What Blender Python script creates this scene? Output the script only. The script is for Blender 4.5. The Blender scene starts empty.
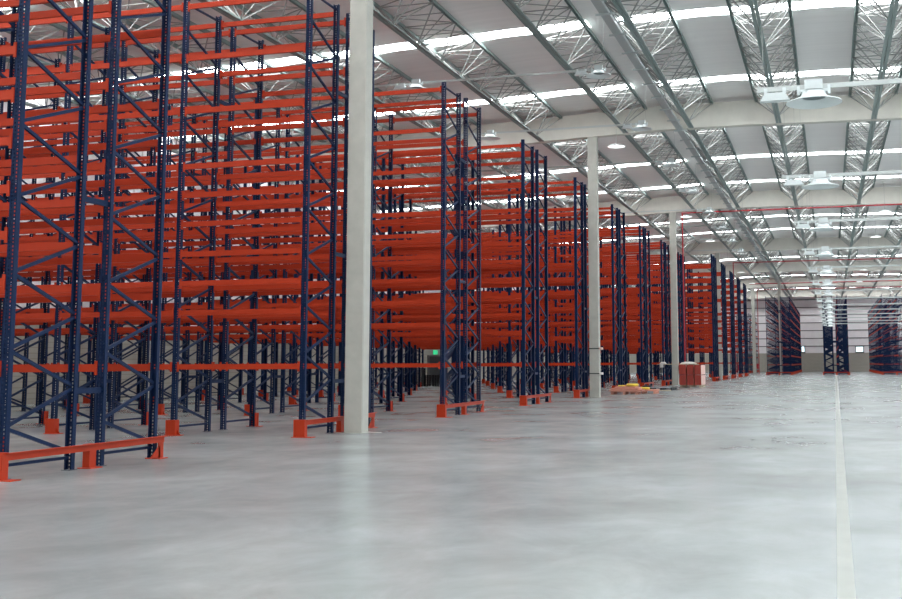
import bpy, math, random
from mathutils import Matrix, Vector
random.seed(7)
C = bpy.context.scene.collection
D = bpy.data
EYE = 1.4

# ---------------------------------------------------------------- camera
F, CX, CY = 1082.42, 535.91, 244.73
PITCH, YAW, ROLL = .10945, -.26327, -.00493
cy, sy = math.cos(YAW), math.sin(YAW); cp, sp = math.cos(PITCH), math.sin(PITCH); cr, sr = math.cos(ROLL), math.sin(ROLL)
A_ = Matrix(((cy, 0, -sy), (0, 1, 0), (sy, 0, cy)))
B_ = Matrix(((1, 0, 0), (0, cp, -sp), (0, sp, cp)))
R_ = Matrix(((cr, sr, 0), (-sr, cr, 0), (0, 0, 1)))
RR = R_ @ B_ @ A_            # rows: right, up, forward, over (X, up, depth)
def w3(r): return Vector((r[0], r[2], r[1]))
right, up, fwd = w3(RR[0]), w3(RR[1]), w3(RR[2])
cam_data = D.cameras.new('camera'); cam = D.objects.new('camera', cam_data); C.objects.link(cam)
M4 = Matrix.Identity(4)
for i in range(3):
    M4[i][0] = right[i]; M4[i][1] = up[i]; M4[i][2] = -fwd[i]
M4[2][3] = EYE
cam.matrix_world = M4
cam_data.sensor_width = 36; cam_data.sensor_fit = 'HORIZONTAL'
cam_data.lens = F / 902 * 36
cam_data.shift_x = (451 - CX) / 902; cam_data.shift_y = (CY - 299.5) / 902
cam_data.clip_start = .05; cam_data.clip_end = 400
bpy.context.scene.camera = cam
def pix(p):
    v = Vector(p) - Vector((0, 0, EYE)); z = v.dot(fwd)
    if z < .1: return (-9999, -9999, z)
    return (CX + F * v.dot(right) / z, CY - F * v.dot(up) / z, z)

# ---------------------------------------------------------------- materials
def mat(name, col, rough=.5, metal=0, noise=0, nscale=3, bump=0, spec=.5, stretch=None):
    m = D.materials.new(name); m.use_nodes = True
    n = m.node_tree; b = n.nodes['Principled BSDF']
    b.inputs['Base Color'].default_value = (*col, 1); b.inputs['Roughness'].default_value = rough
    b.inputs['Metallic'].default_value = metal; b.inputs['Specular IOR Level'].default_value = spec
    if noise or bump:
        tc = n.nodes.new('ShaderNodeTexCoord'); nz = n.nodes.new('ShaderNodeTexNoise')
        nz.inputs['Scale'].default_value = nscale; nz.inputs['Detail'].default_value = 4
        src = tc.outputs['Object']
        if stretch:
            mp = n.nodes.new('ShaderNodeMapping'); mp.inputs['Scale'].default_value = stretch
            n.links.new(src, mp.inputs[0]); src = mp.outputs[0]
        n.links.new(src, nz.inputs['Vector'])
        if noise:
            rp = n.nodes.new('ShaderNodeMapRange'); rp.inputs[1].default_value = .3; rp.inputs[2].default_value = .7
            rp.inputs[3].default_value = 1 - noise; rp.inputs[4].default_value = 1 + noise
            mx = n.nodes.new('ShaderNodeVectorMath'); mx.operation = 'SCALE'; mx.inputs[0].default_value = col
            n.links.new(nz.outputs['Fac'], rp.inputs[0]); n.links.new(rp.outputs[0], mx.inputs['Scale'])
            n.links.new(mx.outputs[0], b.inputs['Base Color'])
        if bump:
            bp = n.nodes.new('ShaderNodeBump'); bp.inputs['Strength'].default_value = bump
            n.links.new(nz.outputs['Fac'], bp.inputs['Height']); n.links.new(bp.outputs[0], b.inputs['Normal'])
    return m
def emit(name, col, s):
    m = D.materials.new(name); m.use_nodes = True; b = m.node_tree.nodes['Principled BSDF']
    b.inputs['Base Color'].default_value = (*col, 1)
    b.inputs['Emission Color'].default_value = (*col, 1); b.inputs['Emission Strength'].default_value = s
    return m
BLUE = mat('navy_steel', (.0035, .0145, .052), .5, 0, .1, 2, 0, .15)
def holes(m):
    n = m.node_tree; b = n.nodes['Principled BSDF']; out = n.nodes['Material Output']
    tc = n.nodes.new('ShaderNodeTexCoord'); sx = n.nodes.new('ShaderNodeSeparateXYZ'); n.links.new(tc.outputs['Object'], sx.inputs[0])
    def mth(op, a, b2=None):
        k = n.nodes.new('ShaderNodeMath'); k.operation = op
        for i, v in enumerate((a, b2)):
            if v is None: continue
            if isinstance(v, (int, float)): k.inputs[i].default_value = v
            else: n.links.new(v, k.inputs[i])
        return k.outputs[0]
    fz = mth('FRACT', mth('DIVIDE', sx.outputs[2], .05)); mz = mth('LESS_THAN', fz, .55)
    dx = mth('ABSOLUTE', mth('SUBTRACT', mth('ABSOLUTE', sx.outputs[0]), .024)); mx = mth('LESS_THAN', dx, .012)
    g = n.nodes.new('ShaderNodeNewGeometry')
    vt = n.nodes.new('ShaderNodeVectorTransform'); vt.vector_type = 'NORMAL'; vt.convert_from = 'WORLD'; vt.convert_to = 'OBJECT'
    n.links.new(g.outputs['True Normal'], vt.inputs[0]); s2 = n.nodes.new('ShaderNodeSeparateXYZ'); n.links.new(vt.outputs[0], s2.inputs[0])
    my = mth('GREATER_THAN', mth('ABSOLUTE', s2.outputs[1]), .7)
    f = mth('MULTIPLY', mth('MULTIPLY', mz, mx), my)
    tr = n.nodes.new('ShaderNodeBsdfTransparent'); mix = n.nodes.new('ShaderNodeMixShader')
    n.links.new(f, mix.inputs[0]); n.links.new(b.outputs[0], mix.inputs[1]); n.links.new(tr.outputs[0], mix.inputs[2]); n.links.new(mix.outputs[0], out.inputs[0])
BLUEH = mat('navy_steel_punched', (.0035, .0145, .052), .5, spec=.15); holes(BLUEH)
ORANGE = mat('orange_steel', (.40, .034, .009), .5, 0, .06, 3, 0, .2)
CONC = mat('column_concrete', (.44, .43, .385), .75, 0, .06, 4, .05)
BEAMC = mat('beam_concrete', (.66, .635, .575), .8, 0, .05, 2)
CHORD = mat('chord_steel', (.23, .29, .275), .5, .1)
WEB = mat('galvanised_rod', (.34, .34, .325), .45, .1)
TRAY = mat('galvanised_tray', (.42, .45, .45), .4, .3)
ROOF = mat('roof_sheet', (.90, .86, .845), .6, 0, .03, .6, 0, .3, (.3, 8, 1))
SKY = emit('skylight_sheet', (.93, .98, 1.0), 15.5)
LAMPW = mat('lamp_white', (.74, .79, .79), .35)
LAMPG = mat('lamp_reflector', (.35, .39, .4), .3, .3)
LIT = emit('lit_lamp', (1, .98, .94), 1.3)
PIPE = mat('conduit_grey', (.55, .58, .57), .35, .4)
RED = mat('fire_red', (.36, .012, .02), .4)
CLAD = mat('wall_sheet', (.88, .84, .855), .6, 0, .03, 1.5)
BLOCK = mat('blockwork', (.36, .335, .285), .85)
GIRT = mat('girt_dark', (.13, .12, .12), .6)
REDBOX = mat('red_carton', (.30, .030, .018), .6, 0, .15, 4)
PINK = mat('pale_carton', (.72, .47, .41), .7, 0, .08, 6)
SALMON = mat('salmon_board', (.60, .27, .20), .7, 0, .15, 5)
YELL = mat('yellow_strap', (.75, .55, .06), .5)
DARK = mat('dark_plastic', (.02, .025, .03), .55, 0, .2, 6)
GSHEET = mat('grey_sheet', (.36, .40, .45), .45, 0, .1, 3)
PLY = mat('plywood', (.5, .42, .30), .7, 0, .12, 6)
WRAP = mat('white_wrap', (.68, .66, .63), .35, 0, .1, 5)
GREEN = emit('green_sign', (.05, .75, .32), .6)
WIN = emit('daylit_glass', (.75, .95, 1.0), 1.4)
DOORM = mat('dark_door', (.03, .035, .04), .6)
PLATE = mat('base_plate', (.02, .03, .05), .5)
JOINT = mat('pale_joint', (.345, .36, .328), .3, 0, .1, 3)
# blockwork courses
def brick(m, c1, c2, sc):
    n = m.node_tree; b = n.nodes['Principled BSDF']; tc = n.nodes.new('ShaderNodeTexCoord'); mp = n.nodes.new('ShaderNodeMapping')
    br = n.nodes.new('ShaderNodeTexBrick'); mp.inputs['Rotation'].default_value = (math.pi / 2, 0, 0)
    br.inputs['Color1'].default_value = (*c1, 1); br.inputs['Color2'].default_value = (*c2, 1); br.inputs['Mortar'].default_value = (c1[0] * .75, c1[1] * .75, c1[2] * .75, 1)
    br.inputs['Scale'].default_value = sc; br.inputs['Mortar Size'].default_value = .02
    n.links.new(tc.outputs['Object'], mp.inputs[0]); n.links.new(mp.outputs[0], br.inputs[0]); n.links.new(br.outputs[0], b.inputs['Base Color'])
brick(BLOCK, (.43, .40, .345), (.39, .37, .325), 1.2)
# floor
def floor_mat():
    m = D.materials.new('polished_concrete'); m.use_nodes = True; n = m.node_tree; b = n.nodes['Principled BSDF']
    N = n.nodes.new; L = n.links.new
    tc = N('ShaderNodeTexCoord')
    def nz(scale, st, det=5, rough=.6, dist=0):
        mp = N('ShaderNodeMapping'); mp.inputs['Scale'].default_value = st; L(tc.outputs['Object'], mp.inputs[0])
        z = N('ShaderNodeTexNoise'); z.inputs['Scale'].default_value = scale; z.inputs['Detail'].default_value = det
        z.inputs['Roughness'].default_value = rough; z.inputs['Distortion'].default_value = dist; L(mp.outputs[0], z.inputs['Vector']); return z.outputs['Fac']
    a = nz(.42, (1, 1, 1), 5, .5, .3); c = nz(1.3, (1, .7, 1), 8, .68, .5); d = nz(.16, (1, 1, 1), 3)
    def mr(x, lo, hi, o1, o2):
        r = N('ShaderNodeMapRange'); r.inputs[1].default_value = lo; r.inputs[2].default_value = hi; r.inputs[3].default_value = o1; r.inputs[4].default_value = o2; L(x, r.inputs[0]); return r.outputs[0]
    def mu(x, y):
        k = N('ShaderNodeMath'); k.operation = 'MULTIPLY'; L(x, k.inputs[0]); L(y, k.inputs[1]); return k.outputs[0]
    v = mu(mu(mr(a, .1, .9, .55, 1.38), mr(c, .1, .9, .72, 1.26)), mr(d, .1, .9, .84, 1.16))
    mixc = N('ShaderNodeMix'); mixc.data_type = 'RGBA'
    mixc.inputs[6].default_value = (.308, .330, .320, 1); mixc.inputs[7].default_value = (.312, .348, .356, 1)
    L(mr(nz(.3, (1, 1, 1), 4), .2, .8, 0, 1), mixc.inputs[0])
    sc = N('ShaderNodeVectorMath'); sc.operation = 'SCALE'; L(mixc.outputs[2], sc.inputs[0]); L(v, sc.inputs['Scale']); L(sc.outputs[0], b.inputs['Base Color'])
    b.inputs['Roughness'].default_value = .25
    b.inputs['Specular IOR Level'].default_value = .55
    return m
FLOOR = floor_mat()

# ---------------------------------------------------------------- mesh builder
class MB:
    def __init__(s): s.v = []; s.f = []; s.mi = []
    def add(s, vs, fs, mi=0):
        o = len(s.v); s.v += [tuple(v) for v in vs]; s.f += [tuple(o + i for i in f) for f in fs]; s.mi += [mi] * len(fs); return s
    def box(s, x0, x1, y0, y1, z0, z1, mi=0, fm=None):
        vs = [(x0, y0, z0), (x1, y0, z0), (x1, y1, z0), (x0, y1, z0), (x0, y0, z1), (x1, y0, z1), (x1, y1, z1), (x0, y1, z1)]
        fs = [(0, 3, 2, 1), (4, 5, 6, 7), (0, 1, 5, 4), (1, 2, 6, 5), (2, 3, 7, 6), (3, 0, 4, 7)]
        s.add(vs, fs, mi)
        if fm:
            for k, m in fm.items(): s.mi[len(s.mi) - 6 + k] = m
        return s
    def bar(s, a, b, w, h, mi=0, upv=(0, 0, 1)):
        a = Vector(a); b = Vector(b); d = (b - a).normalized(); u = Vector(upv)
        if abs(d.dot(u)) > .95: u = Vector((1, 0, 0))
        x = d.cross(u).normalized() * (w / 2); z = x.cross(d).normalized() * (h / 2)
        vs = [a - x - z, a + x - z, a + x + z, a - x + z, b - x - z, b + x - z, b + x + z, b - x + z]
        return s.add(vs, [(0, 3, 2, 1), (4, 5, 6, 7), (0, 1, 5, 4), (1, 2, 6, 5), (2, 3, 7, 6), (3, 0, 4, 7)], mi)
    def tube(s, a, b, r, n=8, mi=0):
        a = Vector(a); b = Vector(b); d = (b - a).normalized(); u = Vector((0, 0, 1)) if abs(d.z) < .9 else Vector((1, 0, 0))
        x = d.cross(u).normalized(); y = x.cross(d)
        vs = [p + (x * math.cos(2 * math.pi * i / n) + y * math.sin(2 * math.pi * i / n)) * r for p in (a, b) for i in range(n)]
        fs = [(i, (i + 1) % n, n + (i + 1) % n, n + i) for i in range(n)] + [tuple(range(n - 1, -1, -1)), tuple(range(n, 2 * n))]
        return s.add(vs, fs, mi)
    def lathe(s, prof, n=24, mi=0, cx=0, cy=0, cz=0):
        m = len(prof)
        vs = [(cx + r * math.cos(2 * math.pi * i / n), cy + r * math.sin(2 * math.pi * i / n), cz + z) for i in range(n) for r, z in prof]
        fs = [(i * m + j, ((i + 1) % n) * m + j, ((i + 1) % n) * m + j + 1, i * m + j + 1) for i in range(n) for j in range(m - 1)]
        return s.add(vs, fs, mi)
    def extr(s, prof, z0, z1, mi=0):
        n = len(prof); vs = [(x, y, z0) for x, y in prof] + [(x, y, z1) for x, y in prof]
        return s.add(vs, [(i, (i + 1) % n, n + (i + 1) % n, n + i) for i in range(n)] + [tuple(range(n - 1, -1, -1)), tuple(range(n, 2 * n))], mi)
    def mesh(s, name, *mats):
        me = D.meshes.new(name); me.from_pydata(s.v, [], s.f)
        for m in mats: me.materials.append(m)
        if len(mats) > 1: me.polygons.foreach_set('material_index', s.mi)
        me.update(); return me
def link(name, me, parent=None, loc=(0, 0, 0), rz=0):
    o = D.objects.new(name, me); C.objects.link(o); o.location = loc; o.rotation_euler = (0, 0, rz)
    if parent: o.parent = parent
    return o
def tag(o, label, cat, group=None):
    o['label'] = label; o['category'] = cat
    if group: o['group'] = group
    return o
def struct(name, me, loc=(0, 0, 0), label=None):
    o = link(name, me, None, loc); o['kind'] = 'structure'
    if label: o['label'] = label
    return o
def root(name, loc, rz=0): return link(name, None, None, loc, rz)
def smooth(me, ang=.6):
    me.polygons.foreach_set('use_smooth', [True] * len(me.polygons))
    try: me.set_sharp_from_angle(angle=ang)
    except Exception: pass
    return me
ORD = ['nearest', 'second', 'third', 'fourth', 'fifth', 'sixth', 'seventh', 'eighth', 'ninth', 'tenth', 'eleventh', 'twelfth', 'thirteenth', 'fourteenth']

# ---------------------------------------------------------------- shell
XL, XR, YB, YF = -28.3, 24.0, -26.0, 170.5
TX = [-26.6, -22.9, -19.2, -15.45, -11.75, -8.05, -5.28, -1.70, 2.02, 5.74, 9.46, 13.2, 16.9, 20.6]
BY = [20.9, 44.85, 69.2, 96.5, 119.6, 143.2, 167.2]
def zc(x):                     # underside height of the roof structure, a shallow gable
    if x < -6.6: return 11.17 - .038 * (-6.6 - x)
    if x < -3: return 11.17
    return 11.17 - .018 * (x + 3)
struct('floor', MB().box(XL - .3, XR, YB, YF + .3, -.3, 0).mesh('floor', FLOOR))
edges = [XL] + sum([[t - .88, t + .88] for t in TX], []) + [XR]
XS = []
for a, b in zip(edges[:-1], edges[1:]):
    n = 2 if b - a < 1.8 else 6
    for i in range(n): XS.append(a + (b - a) * i / n)
XS.append(XR)
def zroof(x):
    z = zc(x) + 1.17
    for i in range(0, len(edges) - 1, 2):
        a, b = edges[i], edges[i + 1]
        if a < x < b: z += .025 * (1 - ((x - (a + b) / 2) / ((b - a) / 2)) ** 2)
    return z
SK = [33.3 + 8.22 * k for k in range(-7, 17)]
HW = .37
def is_sky(x0, x1, yc): return not (-7.2 < (x0 + x1) / 2 < -6.1) 
def sheet(m, x0, x1, y0, y1, t=.06, mi=0):
    a, b = zroof(x0), zroof(x1)
    m.add([(x0, y0, a), (x1, y0, b), (x1, y1, b), (x0, y1, a), (x0, y0, a + t), (x1, y0, b + t), (x1, y1, b + t), (x0, y1, a + t)],
          [(0, 3, 2, 1), (4, 5, 6, 7), (0, 1, 5, 4), (1, 2, 6, 5), (2, 3, 7, 6), (3, 0, 4, 7)], mi)
cm = MB(); ys = [YB]
for y in SK: ys += [y - HW, y + HW]
ys.append(YF)
for i in range(0, len(ys) - 1):
    for x0, x1 in zip(XS[:-1], XS[1:]):
        if i % 2 == 1 and is_sky(x0, x1, 0): continue
        sheet(cm, x0, x1, ys[i], ys[i + 1])
struct('ceiling', cm.mesh('ceiling', ROOF))
for k, y in enumerate(SK):
    m = MB()
    for x0, x1 in zip(XS[:-1], XS[1:]):
        if is_sky(x0, x1, 0): sheet(m, x0, x1, y - HW, y + HW, .03)
    struct('window_%d' % (k + 1), m.mesh('skylight', SKY))
# far wall: block base, sheet above with dark girts
struct('wall_far', MB().box(XL, XR, YF, YF + .25, 0, 2.8).mesh('wall_far', BLOCK))
wf = struct('wall_far_cladding', MB().box(XL, XR, YF + .02, YF + .2, 2.8, 12.6).mesh('cladding', CLAD))
g = MB()
for k in range(7): g.box(XL, XR, YF - .08, YF + .02, 3.78 + 1.18 * k, 3.9 + 1.18 * k)
struct('trim_1', g.mesh('girts', GIRT))
struct('wall_left', MB().box(XL - .25, XL, YB, YF, 0, 3.2).mesh('wall_left', BLOCK))
lw = MB()
yy = YB
while yy < YF:
    lw.box(XL - .2, XL - .02, yy, yy + .25, 3.2, 12.2); lw.box(XL - .2, XL - .06, yy + .25, yy + .5, 3.2, 12.2); yy += .5
struct('wall_left_cladding', lw.mesh('cladding', CLAD))
struct('wall_back', MB().box(XL, XR, YB - .25, YB, 0, 12.6).mesh('wall_back', BLOCK))
# pale control joint down the middle of the aisle
struct('trim_2', MB().add([(-.06, -5, .003), (.04, -5, .003), (.72, 124, .003), (.54, 124, .003)], [(0, 1, 2, 3)]).mesh('joint', JOINT))
# mortar smear at the first column foot
# window in the far wall
def wall_window(n, x0, x1, z0, z1):
    m = MB(); t = .12
    m.box(x0 - t, x1 + t, YF - .12, YF, z1, z1 + t); m.box(x0 - t, x1 + t, YF - .12, YF, z0 - .22, z0)
    m.box(x0 - t, x0, YF - .12, YF, z0, z1); m.box(x1, x1 + t, YF - .12, YF, z0, z1)
    o = struct('window_%d' % n, m.mesh('window_frame', GIRT))
    p = link('pane', MB().box(x0, x1, YF - .05, YF - .03, z0, z1).mesh('pane', WIN), o)
wall_window(30, 3.86, 4.86, 2.95, 3.68)
wall_window(31, -4.08, -3.7, 3.0, 3.8)
# exit door on the left wall
d = struct('door_1', MB().box(XL, XL + .06, 74.6, 77.2, 0, 1.95).mesh('door', DOORM))
link('door_frame', MB().box(XL, XL + .1, 74.45, 74.6, 0, 2.05).box(XL, XL + .1, 77.2, 77.35, 0, 2.05).box(XL, XL + .1, 74.6, 77.2, 1.95, 2.05).mesh('door_frame', GIRT), d)
es = link('exit_sign', MB().box(XL, XL + .09, 75.65, 76.35, 2.12, 2.42, 0).mesh('sign', GREEN))
tag(es, 'small green lit exit sign above the dark door at the far left wall', 'sign')

# ---------------------------------------------------------------- concrete frame
for i, y in enumerate(BY):
    m = MB(); prof = [XL, -6.6, -3, XR]
    for a, b in zip(prof[:-1], prof[1:]):
        za, zb = zc(a), zc(b)
        m.add([(a, y - .2, za), (b, y - .2, zb), (b, y + .2, zb), (a, y + .2, za), (a, y - .2, za + 1.02), (b, y - .2, zb + 1.02), (b, y + .2, zb + 1.02), (a, y + .2, za + 1.02)],
              [(0, 3, 2, 1), (4, 5, 6, 7), (0, 1, 5, 4), (1, 2, 6, 5), (2, 3, 7, 6), (3, 0, 4, 7)])
    where = ['above the nearest tall concrete column', 'on the second concrete column, across the whole roof', 'on the third column with a red pipe under it', 'on the fourth column from the front', 'on the fifth column from the front', 'sixth of the line from the front', 'last before the far wall'][i]
    tag(link('concrete_beam', m.mesh('concrete_beam', BEAMC)), 'long cream concrete roof beam ' + where, 'beam', 'concrete roof beams')
def column(x, y, label, w=.41, dp=.33, smear=False):
    c = .02; h = zc(x) - .002
    prof = [(-w/2 + c, -dp/2), (w/2 - c, -dp/2), (w/2, -dp/2 + c), (w/2, dp/2 - c), (w/2 - c, dp/2), (-w/2 + c, dp/2), (-w/2, dp/2 - c), (-w/2, -dp/2 + c)]
    t = root('concrete_column', (x, y, 0)); tag(t, label, 'column', 'concrete columns')
    link('shaft', MB().extr(prof, 0, h).mesh('shaft', CONC), t)
    m = MB(); n = 14; r0 = random.Random(int(y)); pts = [(math.cos(2 * math.pi * i / n) * (w * .75 + r0.random() * .3), math.sin(2 * math.pi * i / n) * (dp * .7 + r0.random() * .15)) for i in range(n)]
    m.extr(pts, .001, .006)
    link('grout_pad', m.mesh('grout', JOINT), t)
    return t
CXs = [-9.5, -9.54, -9.5, -9.35, -9.4, -9.4]
cl = ['nearest and tallest cream concrete column, standing before the blue rack ends', 'cream concrete column with two dark straps, second from the front', 'cream concrete column beside the stack of red cartons, with red riser pipe',
      'slim cream concrete column seen between two rack ends, beyond the red cartons', 'fifth cream concrete column with a red hose box at its foot', 'sixth and farthest cream column of the left line, beside the last rack end']
cols = [column(x, y, l) for x, y, l in zip(CXs, BY, cl)]
tf = column(-5.5, 131, 'slim cream concrete column standing inside the far rack block', .36, .36)
# straps on the second column
for i, z in enumerate((2.02, .98)):
    s = MB(); w = .215; q = .175
    s.box(-w, w, -q - .005, -q + .005, z - .02, z + .02).box(-w, w, q - .005, q + .005, z - .02, z + .02).box(-w, -w + .008, -q, q, z - .02, z + .02).box(w - .008, w, -q, q, z - .02, z + .02)
    st = link('strap', s.mesh('strap', DARK)); st.location = (CXs[1], BY[1], 0)
    tag(st, ('upper' if i == 0 else 'lower') + ' dark strap with a pale roll round the second concrete column', 'strap', 'straps round a column')
    link('tape_roll', smooth(MB().lathe([(.001, .05), (.09, .05), (.1, 0), (.09, -.05), (.001, -.05)], 12, 0, w + .07, -.12, z).mesh('roll', PINK if i == 0 else WRAP)), st)

# ---------------------------------------------------------------- roof trusses
tm = {}
def truss_meshes(L):
    k = round(L, 2)
    if k in tm: return tm[k]
    hw, hh = .88, 1.02
    b = MB()
    for s in (-1, 1):
        b.box(min(s * .012, s * .11), max(s * .012, s * .11), 0, L, 0, .012).box(min(s * .012, s * .024), max(s * .012, s * .024), 0, L, .012, .11).box(min(s * .1, s * .11), max(s * .1, s * .11), 0, L, .012, .035)
    b.v = [(x, y, z) for x, y, z in b.v]
    t = []
    for s in (-1, 1):
        m = MB(); m.box(s * hw - .06, s * hw + .06, .0, L, hh - .01, hh + .01).box(s * hw - .05, s * hw - .035, 0, L, hh - .09, hh - .01).box(s * hw + .035, s * hw + .05, 0, L, hh - .09, hh - .01)
        t.append(m.mesh('top_chord', CHORD))
    n = max(2, round(L / 1.95)); p = L / n
    w = MB()
    for i in range(n):
        y0, y1, ym = i * p + .03, (i + 1) * p - .03, (i + .5) * p
        for s in (-1, 1):
            w.bar((0, ym, .06), (s * hw, y0, hh - .04), .035, .035).bar((0, ym, .06), (s * hw, y1, hh - .04), .035, .035)
            w.bar((0, ym, .06), (s * hw, ym, hh - .04), .022, .022)
        w.bar((-hw, y0, hh - .04), (hw, y0, hh - .04), .03, .03)
        w.bar((-hw, ym, hh - .04), (hw, ym, hh - .04), .025, .025)
        a, c = (-hw, hw) if i % 2 else (hw, -hw)
        w.bar((a, y0, hh - .05), (c, ym, hh - .05), .025, .025).bar((c, ym, hh - .05), (a, y1, hh - .05), .025, .025)
    tm[k] = (b.mesh('bottom_chord', CHORD), t, w.mesh('web', WEB)); return tm[k]
ranges = [(-5.8, BY[0] - .2)] + [(a + .2, b - .2) for a, b in zip(BY[:-1], BY[1:])] + [(BY[-1] + .2, YF - .1)]
tname = ['far-left', 'second from the left wall', 'third from the left wall', 'fourth from the left wall', 'third left of the cable tray', 'on the left of the ridge panel', 'beside the long cable tray', 'first right of the cable tray', 'second right of the cable tray',
         'third right of the cable tray', 'fourth right of the cable tray', 'fifth right of the cable tray', 'sixth right of the cable tray', 'rightmost']
bname = ['overhead before the first beam', 'between first and second beams', 'between second and third beams', 'between third and fourth beams', 'between fourth and fifth beams', 'between fifth and sixth beams', 'between sixth and last beams', 'beyond the last beam']
for bi, (y0, y1) in enumerate(ranges):
    for ti, x in enumerate(TX):
        if ti > 10 or (bi == 0 and True): 
            continue
        bc, tc, wb = truss_meshes(y1 - y0)
        t = root('roof_truss', (x, y0, zc(x) + .0)); tag(t, 'grey lattice roof truss %s, %s' % (tname[ti], bname[bi]), 'truss', 'roof trusses')
        link('bottom_chord', bc, t)
        for q in tc: link('top_chord', q, t)
        link('web', wb, t)

# cable tray
t = root('cable_tray', (-5.68, 12, 10.97)); tag(t, 'long galvanised cable tray hung along the trusses down the left of the aisle', 'cable tray')
L = 155
link('channel', MB().box(-.13, .13, 0, L, 0, .015).box(-.13, -.115, 0, L, .015, .1).box(.115, .13, 0, L, .015, .1).mesh('channel', TRAY), t)
for k in range(79):
    link('support_bar', (D.meshes.get('support_bar') or MB().bar((-.24, 0, -.025), (.28, 0, -.025), .05, .05).mesh('support_bar', TRAY)), t, (0, .8 + 1.95 * k, 0))
hm = MB()
for k in range(19): hm.bar((.24, 2.75 + 7.8 * k, -.02), (.24, 2.75 + 7.8 * k, .19), .015, .015)
link('hanger_rods', hm.mesh('hanger_rods', WEB), t)
link('cable', MB().tube((.05, 0, .05), (.05, L, .05), .03, 6).mesh('cable', DARK), t)

# ---------------------------------------------------------------- racks
LV = [1.37, 2.46, 3.06, 3.66, 4.28, 4.88, 5.48, 6.65, 7.78, 8.90]
cache = {}
def rack_meshes(d, H, b, bh=.108):
    k = (d, H, b, bh)
    if k in cache: return cache[k]
    r = {}
    w, dp, t, lip = .058, .034, .008, .016
    def prof(sg):   # open towards the inside of the frame; sg=+1 for the front post (opens to +y)
        p = [(-w, -dp), (w, -dp), (w, dp), (w - lip, dp), (w - lip, dp - t), (w - t, dp - t), (w - t, -dp + t), (-w + t, -dp + t), (-w + t, dp - t), (-w + lip, dp - t), (-w + lip, dp), (-w, dp)]
        return [(x, y * sg) for x, y in (p if sg > 0 else p)]
    for nm, m in (('h', BLUEH), ('p', BLUE)):
        r['front' + nm] = MB().extr(prof(1), .006, H).mesh('post', m)
        q = MB().extr(prof(-1), .006, H); q.f = [tuple(reversed(f)) for f in q.f]; r['rear' + nm] = q.mesh('post', m)
    m = MB(); y0, y1 = .03, d - .03
    m.bar((0, y0, .17), (0, y1, .17), .03, .04, 0)
    z = .62; pt = .975; m.bar((0, y1, .25), (0, y0, z), .035, .045)
    while z + pt < H - .1:
        m.bar((0, y0, z + .03), (0, y1, z + pt * .5 - .02), .035, .045).bar((0, y1, z + pt * .5 + .03), (0, y0, z + pt), .035, .045); z += pt
    m.bar((0, y0, H - .12), (0, y1, H - .12), .03, .04)
    for y in (0, d): m.box(-.075, .075, y - .07, y + .07, 0, .008, 1)
    r['frame'] = m.mesh('upright_frame', BLUE, PLATE)
    g = MB(); L = b - .118
    g.box(-L / 2 + .012, L / 2 - .012, -.025, .012, -bh / 2, bh / 2).box(-L / 2 + .012, L / 2 - .012, .012, .025, -bh / 2, bh / 2 - .035)
    g.box(-L / 2, -L / 2 + .012, -.03, .03, -.10, .10).box(L / 2 - .012, L / 2, -.03, .03, -.10, .10)
    g.box(-L / 2 + .012, -L / 2 + .04, -.03, -.025, -.10, .10).box(L / 2 - .04, L / 2 - .012, -.03, -.025, -.10, .10)
    r['beamv'] = (g.v, g.f); r['beam'] = g.mesh('beam', ORANGE)
    # post guard: U plate round the aisle side of a post with a floor flange
    gg = MB(); gg.box(-.11, .11, -.125, -.11, 0, .31).box(-.11, -.095, -.11, .02, 0, .31).box(.095, .11, -.11, .02, 0, .31).box(-.11, .2, -.17, .06, .0, .012)
    gg.add([(.11, -.05, .012), (.19, -.05, .012), (.11, -.05, .12), (.11, -.04, .012), (.19, -.04, .012), (.11, -.04, .12)], [(0, 1, 2), (3, 5, 4), (1, 4, 5, 2), (0, 3, 4, 1), (0, 2, 5, 3)])
    r['guard'] = gg.mesh('post_guard', ORANGE)
    g2 = MB(); g2.box(-.11, .11, .075, .09, 0, .31).box(.08, .095, -.03, .075, 0, .31).box(-.16, .2, .0, .14, 0, .012)
    g2.add([(.09, .03, .012), (-.04, .03, .012), (.09, .03, .16), (.09, .04, .012), (-.04, .04, .012), (.09, .04, .16)], [(0, 2, 1), (3, 4, 5), (1, 2, 5, 4), (0, 1, 4, 3)])
    r['guard2'] = g2.mesh('post_guard', ORANGE)
    cache[k] = r; return r
def spacer(g): return D.meshes.get('row_spacer_%.2f' % g) or MB().box(-.02, .02, .035, g - .035, -.04, .04).mesh('row_spacer_%.2f' % g, BLUE)
def end_guard(d, g, parent):
    W = 2 * d + g
    m = MB()                      # rail: angle section on the aisle side
    m.box(.13, .142, -.12, W + .1, .24, .335).box(.142, .19, -.12, W + .1, .323, .335)
    o = link('end_guard', m.mesh('end_guard', ORANGE), parent)
    link('guard_block', MB().box(-.1, .14, -.17, -.06, 0, .34).box(-.13, .30, -.2, -.02, 0, .012).mesh('guard_block', ORANGE), o)
    link('guard_block', MB().box(.02, .13, d + g * .5 - .07, d + g * .5 + .07, 0, .33).box(-.02, .2, d + g * .5 - .12, d + g * .5 + .13, 0, .012).mesh('guard_block', ORANGE), o)
    c = MB().box(.11, .13, W - .02, W + .1, 0, .335).box(-.05, .2, W - .1, W + .12, 0, .012)
    c.add([(.13, W - .22, .012), (.13, W + .02, .012), (.13, W + .02, .2), (.11, W - .22, .012), (.11, W + .02, .012), (.11, W + .02, .2)], [(0, 1, 2), (3, 5, 4), (0, 2, 5, 3)])
    link('guard_block', c.mesh('guard_block', ORANGE), o)
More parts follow.
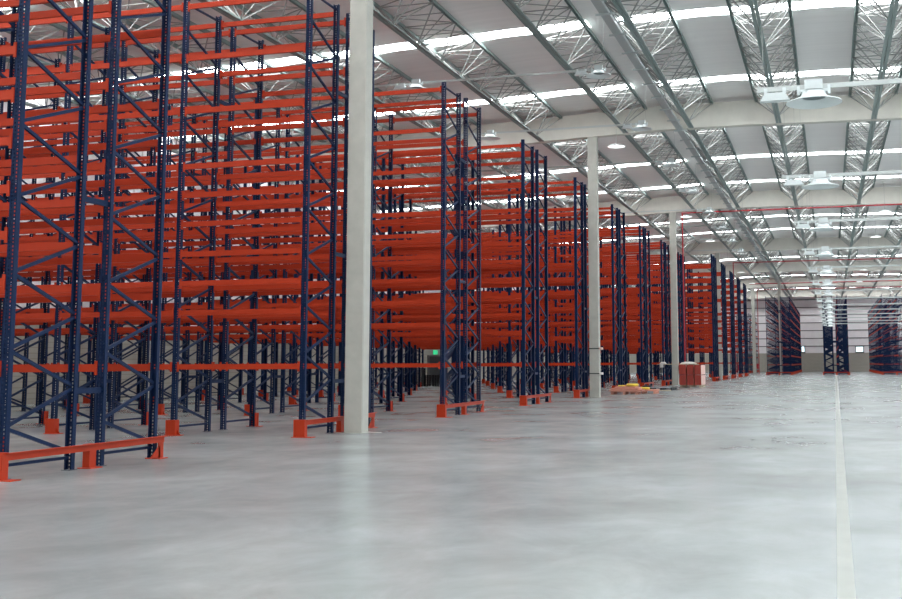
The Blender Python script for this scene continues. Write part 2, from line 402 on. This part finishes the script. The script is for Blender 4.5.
def rack(loc, rz, bays, label, d=1.24, g=.62, H=9.1, b=2.85, lv=LV, near=False, group='pallet racks', bh=.108):
    t = root('pallet_rack', loc, rz); tag(t, label, 'rack', group)
    r = rack_meshes(d, H, b, bh); hp = 'h' if near else 'p'
    mw = Matrix.Translation(loc) @ Matrix.Rotation(rz, 4, 'Z')
    fr = []
    for run, y0 in enumerate((0, d + g)):
        for k in range(bays + 1):
            f = link('upright_frame', r['frame'], t, (-b * k, y0, 0))
            link('post', r['front' + hp], f); link('post', r['rear' + hp], f, (0, d, 0))
            if run == 0 and k > 0: link('post_guard', r['guard'], f)
            if run == 1 and k > 0: link('post_guard', r['guard2'], f, (0, d, 0))
    for k in range(min(bays + 1, 4)):
        for z in (1.06, 3.72, 7.2): link('row_spacer', spacer(g), t, (-b * k, d, z))
    bs = []
    for fi, y in enumerate((-.022, d + .022, d + g - .022, 2 * d + g + .022)):
        for k in range(bays):
            for z in lv:
                p = (-b * k - b / 2, y, z); q = pix(mw @ Vector(p))
                hid = 0 if -60 < q[0] < 960 and -40 < q[1] < 620 else 1000
                bs.append((hid + q[2], p, fi))
    bs.sort(key=lambda a: a[0])
    for i, (s, p, fi) in enumerate(bs[:100]): link('beam', r['beam'], t, p, 0 if fi % 2 == 0 else math.pi)
    rest = bs[100:]
    if rest:
        m = MB(); v, f = r['beamv']
        for s, p, fi in rest:
            sg = 1 if fi % 2 == 0 else -1
            m.add([(x * sg + p[0], y * sg + p[1], z + p[2]) for x, y, z in v], f)
        o = link('beam', m.mesh('beam_rest', ORANGE), t); o['kind'] = 'stuff'
    end_guard(d, g, t)
    return t
P = 7.97
lab = {1: 'nearest blue and orange pallet rack at the left edge, its end frames filling the corner', 2: 'second pallet rack, its end half hidden behind the nearest concrete column', 3: 'third pallet rack, its end standing free just right of the nearest column',
       4: 'fourth pallet rack, its end midway between the two nearest columns', 5: 'fifth pallet rack, its end just left of the strapped column', 6: 'sixth pallet rack, with salmon boards lying at its end',
       7: 'seventh pallet rack, with the grey sheet pile near its end', 8: 'eighth pallet rack, its end just left of the column with red riser', 9: 'ninth pallet rack, its end just right of the red riser pipe',
       10: 'tenth pallet rack, its end sticking out just beyond the red carton stack', 11: 'eleventh pallet rack, right behind the fourth slim column', 12: 'twelfth pallet rack, just before the fifth column with red hose box',
       13: 'thirteenth pallet rack, small and distant, between the two farthest left columns', 14: 'fourteenth and farthest orange-beamed rack of the left row'}
for r in range(1, 15):
    x0 = -9.99 if r < 10 else -8.5
    rack((x0, 11.49 + (r - 1) * P, 0), 0, 3 if r == 1 else 6, lab[r], H=9.1 if r < 10 else 9.7, near=r <= 3, group='orange and blue pallet racks along the aisle')
# the far block, its rows running away from the camera
FL = [1.13, 2.13, 3.13, 4.16, 5.2, 6.2, 7.2, 8.2]
RZ = -math.pi / 2
def far(x, y, lb, g=.6, bays=16, H=8.8): rack((x, y, 0), RZ, bays, lb, d=1.0, g=g, H=H, b=2.75, lv=[z for z in FL if z < H], group='dark blue racks against the far wall', bh=.08)
far(-6.78, 124.6, 'dark blue far rack left of the aisle end, orange beams on its right side')
far(-.62, 124.6, 'narrow dark blue rack seen end-on where the floor line stops')
far(5.68, 124.6, 'dark blue far rack at the right edge, orange beams on its left side')
far(-12.9, 148, 'dark blue rack deep behind the sixth column, lowest of the far racks', bays=6, H=8.0)

# ---------------------------------------------------------------- lamps
def lamp_meshes():
    sh = MB().lathe([(.165, .15), (.19, .09), (.30, .03), (.40, .0), (.405, -.012), (.39, -.012), (.20, .045), (.17, .07)], 32)
    sh = smooth(sh.mesh('shade', LAMPW), .9)
    rf = smooth(MB().lathe([(.168, .07), (.16, .125), (.0005, .13)], 24).mesh('reflector', LAMPG), .9)
    lit = MB().lathe([(.37, -.005), (.0005, -.02)], 24).mesh('diffuser', LIT)
    global FLAT
    FLAT = smooth(MB().lathe([(.0005, .09), (.2, .08), (.38, .015), (.39, -.01), (.37, -.01)], 32).mesh('flat_shade', LAMPW), .9)
    hs = MB().box(-.13, .13, -.07, .07, .19, .33).box(-.2, .2, -.05, .05, .15, .19).mesh('housing', LAMPW)
    gr = MB().box(-.24, -.2, -.02, .02, .12, .25).box(.2, .24, -.02, .02, .12, .25).box(-.24, .24, -.02, .02, .175, .195).mesh('bracket', LAMPW)
    bl = MB().add([(-.78, -.07, .05), (-.34, -.07, .05), (-.42, -.07, .17), (-.70, -.07, .17), (-.78, .07, .05), (-.34, .07, .05), (-.42, .07, .17), (-.70, .07, .17)],
                  [(0, 1, 2, 3), (7, 6, 5, 4), (0, 4, 5, 1), (1, 5, 6, 2), (2, 6, 7, 3), (3, 7, 4, 0)]).box(-.72, -.67, -.02, .02, .17, .25).box(-.45, -.40, -.02, .02, .17, .25).mesh('ballast', LAMPW)
    return sh, rf, lit, hs, gr, bl
SH, RF, LITM, HS, GR, BL = lamp_meshes()
def lamp(x, y, z, label, group, lit=False, ballast=True, name='pendant_lamp', rod=None):
    t = root(name, (x, y, z)); tag(t, label, 'lamp', group)
    if lit: link('shade', FLAT, t)
    else: link('shade', SH, t); link('housing', HS, t); link('bracket', GR, t)
    link('diffuser' if lit else 'reflector', LITM if lit else RF, t)
    if ballast: link('ballast', BL, t)
    if rod: link('hanger_rod', MB().tube((0, 0, .08 if lit else .32), (0, 0, rod), .008, 5).mesh('hanger_rod', WEB), t)
def rail(x0, x1, y, z, label, ztop):
    t = root('lamp_rail', (x0, y, z)); tag(t, label, 'lamp rail', 'horizontal lamp rails')
    link('bar', MB().box(0, x1 - x0, -.02, .02, -.035, .035).box(-.04, 0, -.035, .035, -.05, .05).mesh('bar', PIPE), t)
    m = MB(); n = max(2, int((x1 - x0) / 4) + 1)
    for i in range(n):
        px = x0 + .05 + (x1 - x0 - .1) * i / (n - 1); m.tube((px - x0, 0, .03), (px - x0, 0, ztop(px) - z), .004, 4)
    link('hanger_wires', m.mesh('hanger_wires', WEB), t)
for k in range(14):
    y = 16.2 + 7.99 * k; x = -.1 + .022 * k
    rail(x - .78, 9.6, y + .105, 5.48, '%s thin grey lamp rail hung low across the middle of the aisle' % ORD[k], lambda px: zc(px) + .01 if y > 21.2 else zroof(px) - .01)
    lamp(x, y, 5.22, 'round white saucer lamp low over the aisle, %s in the row of such lamps' % ORD[k], 'saucer lamps over the aisle')
    if k > 11: lamp(7.75, y, 5.3, 'round white saucer lamp before the right far rack, %s' % ('nearer one' if k == 12 else 'farther one'), 'saucer lamps before the right far rack')
for k in range(8):
    y = 33 + 8.2 * k
    rail(-27.5, -6.6, y + .105, 10.73, '%s grey lamp rail running under the roof above the rack rows' % ORD[k], lambda px: zroof(px) - .02)
    lamp(-6.8, y, 10.5, 'white saucer lamp high beside the ridge, %s of that line' % ORD[k], 'saucer lamps beside the ridge')
    lamp(-13.0, y, 10.5, 'white saucer lamp high above the left racks, %s of that line' % ORD[k], 'saucer lamps above the left racks')
for i, y in enumerate((44.3, 68.0, 81.6, 95.8, 111, 127)):
    lamp(-8.4, y if i != 1 else 67.4, 10.5, 'bright round lamp near the column line, %s of that line' % ORD[i], 'bright lamps along the column line', True, False, rod=1.75 if i in (2, 4, 5) else .75)
    lamp(3.5, y, 10.4, 'bright round lamp right of the aisle high under the roof, %s of that line' % ORD[i], 'bright lamps right of the aisle', True, False, rod=1.8)

# ---------------------------------------------------------------- fire pipes and cabinets
def pipe(pts, label, r=.045):
    m = MB()
    for a, b in zip(pts[:-1], pts[1:]): m.tube(a, b, r, 10)
    for p in pts[1:-1]: m.lathe([(.001, r * 1.3), (r * 1.3, r * .8), (r * 1.3, -r * .8), (.001, -r * 1.3)], 10, 0, *p)
    o = tag(link('fire_pipe', m.mesh('fire_pipe', RED)), label, 'pipe', 'red fire pipes')
    h = MB(); y, z = pts[0][1], pts[0][2]
    for x in TX[5:]:
        if x < 20: h.tube((x + .3, y, z), (x + .3, y, zroof(x + .3) + .01), .01, 5)
    link('hanger_rods', h.mesh('pipe_hangers', WEB), o)
pipe([(20, 68.2, 10.86), (-8.75, 68.2, 10.86), (-8.75, 68.2, 0)], 'thin red fire pipe crossing under the third roof beam and down the third column')
pipe([(20, 102.9, 10.75), (-8.5, 102.9, 10.75), (-8.5, 102.9, 0)], 'thin red fire pipe crossing high in front of the fifth column')
pipe([(20, 131.5, 10.75), (-9.0, 131.5, 10.75)], 'thin distant red fire pipe under the roof over the far racks', .06)
pipe([(20, 142.6, 10.75), (-8.8, 142.6, 10.75), (-8.8, 142.6, 0)], 'red fire pipe under the last beam and down the farthest left column')
def cabinet(x, y, z, label, br=(-.05, .05, .1, .12)):
    t = root('hose_cabinet', (x, y, z)); tag(t, label, 'fire cabinet', 'red hose cabinets')
    link('case', MB().box(-.14, .14, -.1, .1, 0, .66).mesh('case', RED), t)
    link('door', MB().box(-.12, .12, -.115, -.1, .03, .63).mesh('cab_door', RED), t)
    link('handle', MB().box(.07, .09, -.13, -.115, .28, .38).mesh('cab_handle', GSHEET), t)
    link('wall_bracket', MB().box(*br, .2, .5).mesh('cab_bracket', DARK), t)
cabinet(-9.12, 69.1, .72, 'red hose cabinet on the third column beside the red cartons', (-.16, -.14, -.05, .05))
cabinet(-9.5, 119.25, .55, 'red hose cabinet at the foot of the fifth column')
cabinet(-9.02, 143.1, .6, 'red hose cabinet right of the sixth and farthest column', (-.16, -.14, -.05, .05))

# ---------------------------------------------------------------- goods on the floor
def pallet_mesh(w, l, m1):
    m = MB()
    for i in range(5): y = -l / 2 + (l - .1) * i / 4; m.box(-w / 2, w / 2, y, y + .1, .122, .144)
    for x in (-w / 2, -.05, w / 2 - .1):
        m.box(x, x + .1, -l / 2, l / 2, .1, .122); m.box(x, x + .1, -l / 2, l / 2, 0, .02)
        for y in (-l / 2, -.05, l / 2 - .1): m.box(x, x + .1, y, y + .1, .02, .1)
    return m.mesh('pallet', m1)
PAL = pallet_mesh(1.2, 1.0, SALMON); PALD = pallet_mesh(1.2, 1.0, DARK); PALP = pallet_mesh(1.18, 2.2, PLY)
# red cartons
tag(link('wooden_pallet', PALP, None, (-7.74, 63.65, 0)), 'pale wooden pallet under the stack of red cartons', 'pallet')
def carton(x, y, z, w, l, h, label, group):
    t = root('carton', (x, y, z)); tag(t, label, 'carton', group)
    c = .015
    link('body', MB().box(-w/2, w/2, -l/2, l/2, 0, h, 0, {3: 1}).mesh('carton', REDBOX, PINK), t)
    link('lid_flap', MB().box(-w/2 + c, w/2 - c, -l/2 - .006, l/2 + .006, h, h + .008).box(-.03, .03, -l/2 - .008, -l/2, 0, h).mesh('carton_lid', REDBOX), t)
rn = ['lower', 'upper']; cn = ['left', 'middle', 'right']
for j in range(2):
    for i in range(3):
        carton(-8.17 + .43 * i, 63.6, .146 + .585 * j, .37, 2.2, .545, '%s %s wine-red carton in the stack beside the third column' % (rn[j], cn[i]), 'red cartons on a pallet')
t = link('plank', MB().box(-1.35, 1.05, -.12, .12, 0, .035).mesh('plank', PLY), None, (-8.35, 62.9, 1.312), .02); tag(t, 'pale plank lying across the top of the red cartons and jutting out left', 'plank')
def crumple(w, l, h, seed, mt, n=9, name='crumpled'):
    r = random.Random(seed); m = MB(); vs = []; N = n + 1
    top = [[h * (.35 + .65 * r.random()) * (1 - .75 * max(abs(2 * i / n - 1), abs(2 * j / n - 1)) ** 3) for j in range(N)] for i in range(N)]
    for i in range(N):
        for j in range(N): vs.append((w * (i / n - .5), l * (j / n - .5), max(.01, top[i][j])))
    for i in range(N):
        for j in range(N): vs.append((w * (i / n - .5), l * (j / n - .5), 0))
    fs = [(i * N + j, (i + 1) * N + j, (i + 1) * N + j + 1, i * N + j + 1) for i in range(n) for j in range(n)]
    fs += [tuple(N * N + q for q in reversed(f)) for f in fs]
    for k in range(n):
        for a, b in (((k, 0), (k + 1, 0)), ((k + 1, n), (k, n)), ((0, k + 1), (0, k)), ((n, k), (n, k + 1))):
            p, q = a[0] * N + a[1], b[0] * N + b[1]; fs.append((p, p + N * N, q + N * N, q))
    m.add(vs, fs); return smooth(m.mesh(name, mt), .5)
tag(link('plastic_sheet', crumple(.9, .5, .14, 3, WRAP), None, (-7.9, 63.1, 1.35)), 'crumpled pale plastic sheet heaped on top of the red cartons', 'sheet')
tag(link('wrap_bundle', crumple(.36, .3, .16, 5, WRAP), None, (-9.35, 62.9, 1.348)), 'small white wrapping bundle at the left end of the plank', 'bundle')
link('hanging_flap', MB().box(-.14, .04, -.16, -.145, -.2, .05).mesh('flap', WRAP), D.objects['wrap_bundle'])
tag(link('offcut_board', MB().box(-.35, .3, -.25, .25, 0, .05).mesh('offcut', ORANGE), None, (-7.5, 64.1, 1.31), .1), 'flat orange steel piece lying on the right of the red cartons', 'board')
# small red stack beyond the fourth column
for j in range(2): carton(-8.95, 88.6, .36 * j + .002, .5, .6, .35, '%s small red carton in the low stack before the eleventh rack end' % rn[j], 'small red cartons')
# salmon pile
def put(o, label, cat, group=None): return tag(o, label, cat, group)
put(link('wooden_pallet', PAL, None, (-9.0, 49.0, 0), 0), 'flat salmon pallet on the floor, left of two before the sixth rack', 'pallet', 'salmon pallets before the sixth rack')
put(link('wooden_pallet', PAL, None, (-8.35, 50.2, 0), 0), 'flat salmon pallet on the floor, right of two before the sixth rack', 'pallet', 'salmon pallets before the sixth rack')
for i, (x, y, rz, w, l, lb) in enumerate(((-8.95, 49.0, .04, 1.5, 1.1, 'lowest wide salmon board on the left salmon pallet'), (-8.9, 49.05, .16, 1.4, .95, 'second salmon board of the left pile, turned a little'),
                                       (-9.0, 49.0, -.06, 1.3, .9, 'third salmon board of the left pile'), (-8.92, 48.98, .1, 1.15, .8, 'fourth salmon board of the left pile'), (-8.95, 49.0, -.12, .95, .6, 'topmost small salmon board of the left pile'))):
    put(link('flat_board', MB().box(-w/2, w/2, -l/2, l/2, 0, .04).mesh('flat_board', SALMON), None, (x, y, .146 + .0405 * i), rz), lb, 'board')
put(link('flat_board', MB().box(-.6, .6, -.45, .45, 0, .04).mesh('flat_board', SALMON), None, (-8.3, 50.25, .146), .05), 'salmon board lying alone on the right salmon pallet', 'board')
def coil(name, x, y, z, R, r, m, label, cat):
    me = MB().lathe([(R + r * math.cos(a), r + r * math.sin(a)) for a in [2 * math.pi * i / 8 for i in range(9)]], 20)
    return put(link(name, smooth(me.mesh(name, m), 2), None, (x, y, z)), label, cat)
coil('strap_coil', -8.7, 49.0, .349, .22, .07, YELL, 'fat yellow strap coil on the salmon boards', 'coil')
coil('strap_coil', -8.35, 50.2, .187, .2, .055, YELL, 'right-hand yellow strap coil on the small salmon board', 'coil')
coil('strap_coil', -9.2, 49.02, .349, .14, .03, YELL, 'thin flat yellow strap coil at the left of the salmon pile', 'coil')
# grey pile
put(link('wooden_pallet', PALD, None, (-9.7, 55.7, 0), .1), 'black pallet on the floor under the grey sheet, left', 'pallet')
put(link('wooden_pallet', PALD, None, (-8.4, 56.5, 0), -.1), 'black pallet on the floor under the beige board, right', 'pallet')
put(link('metal_sheet', MB().box(-1.0, 1.0, -.35, .35, 0, .02).mesh('metal_sheet', GSHEET), None, (-9.0, 56.2, .1462), -.1), 'long grey sheet lying over the two black pallets', 'sheet')
put(link('flat_board', MB().box(-.6, .6, -.2, .2, 0, .03).mesh('flat_board', PLY), None, (-8.45, 55.3, .001), .05), 'beige board on the floor in front of the black pallets', 'board')
coil('cable_coil', -9.2, 56.2, .168, .22, .04, DARK, 'black cable coil on the grey sheet', 'coil')
# dark pallets stacked by the exit
for s, (x, y, n) in enumerate(((-25.6, 65.0, 8), (-24.35, 65.6, 5))):
    for k in range(n):
        put(link('plastic_pallet', PALD, None, (x, y, .1445 * k), 0), 'black pallet in the %s stack at the aisle end near the exit door' % ('taller' if s == 0 else 'lower'), 'pallet', 'taller stack of black pallets' if s == 0 else 'lower stack of black pallets')

# ---------------------------------------------------------------- light
w = D.worlds.new('world'); bpy.context.scene.world = w; w.use_nodes = True
bg = w.node_tree.nodes['Background']; bg.inputs[0].default_value = (.85, .92, 1, 1); bg.inputs[1].default_value = 1.45
sc = bpy.context.scene
sc.view_settings.view_transform = 'Standard'; sc.view_settings.look = 'None'; sc.view_settings.gamma = 1; sc.view_settings.use_curve_mapping = False
sc.view_settings.exposure = .13
try:
    sc.cycles.use_denoising = True; sc.cycles.denoiser = 'OPENIMAGEDENOISE'
    sc.cycles.max_bounces = 6; sc.cycles.diffuse_bounces = 4; sc.cycles.sample_clamp_indirect = 6
except Exception: pass
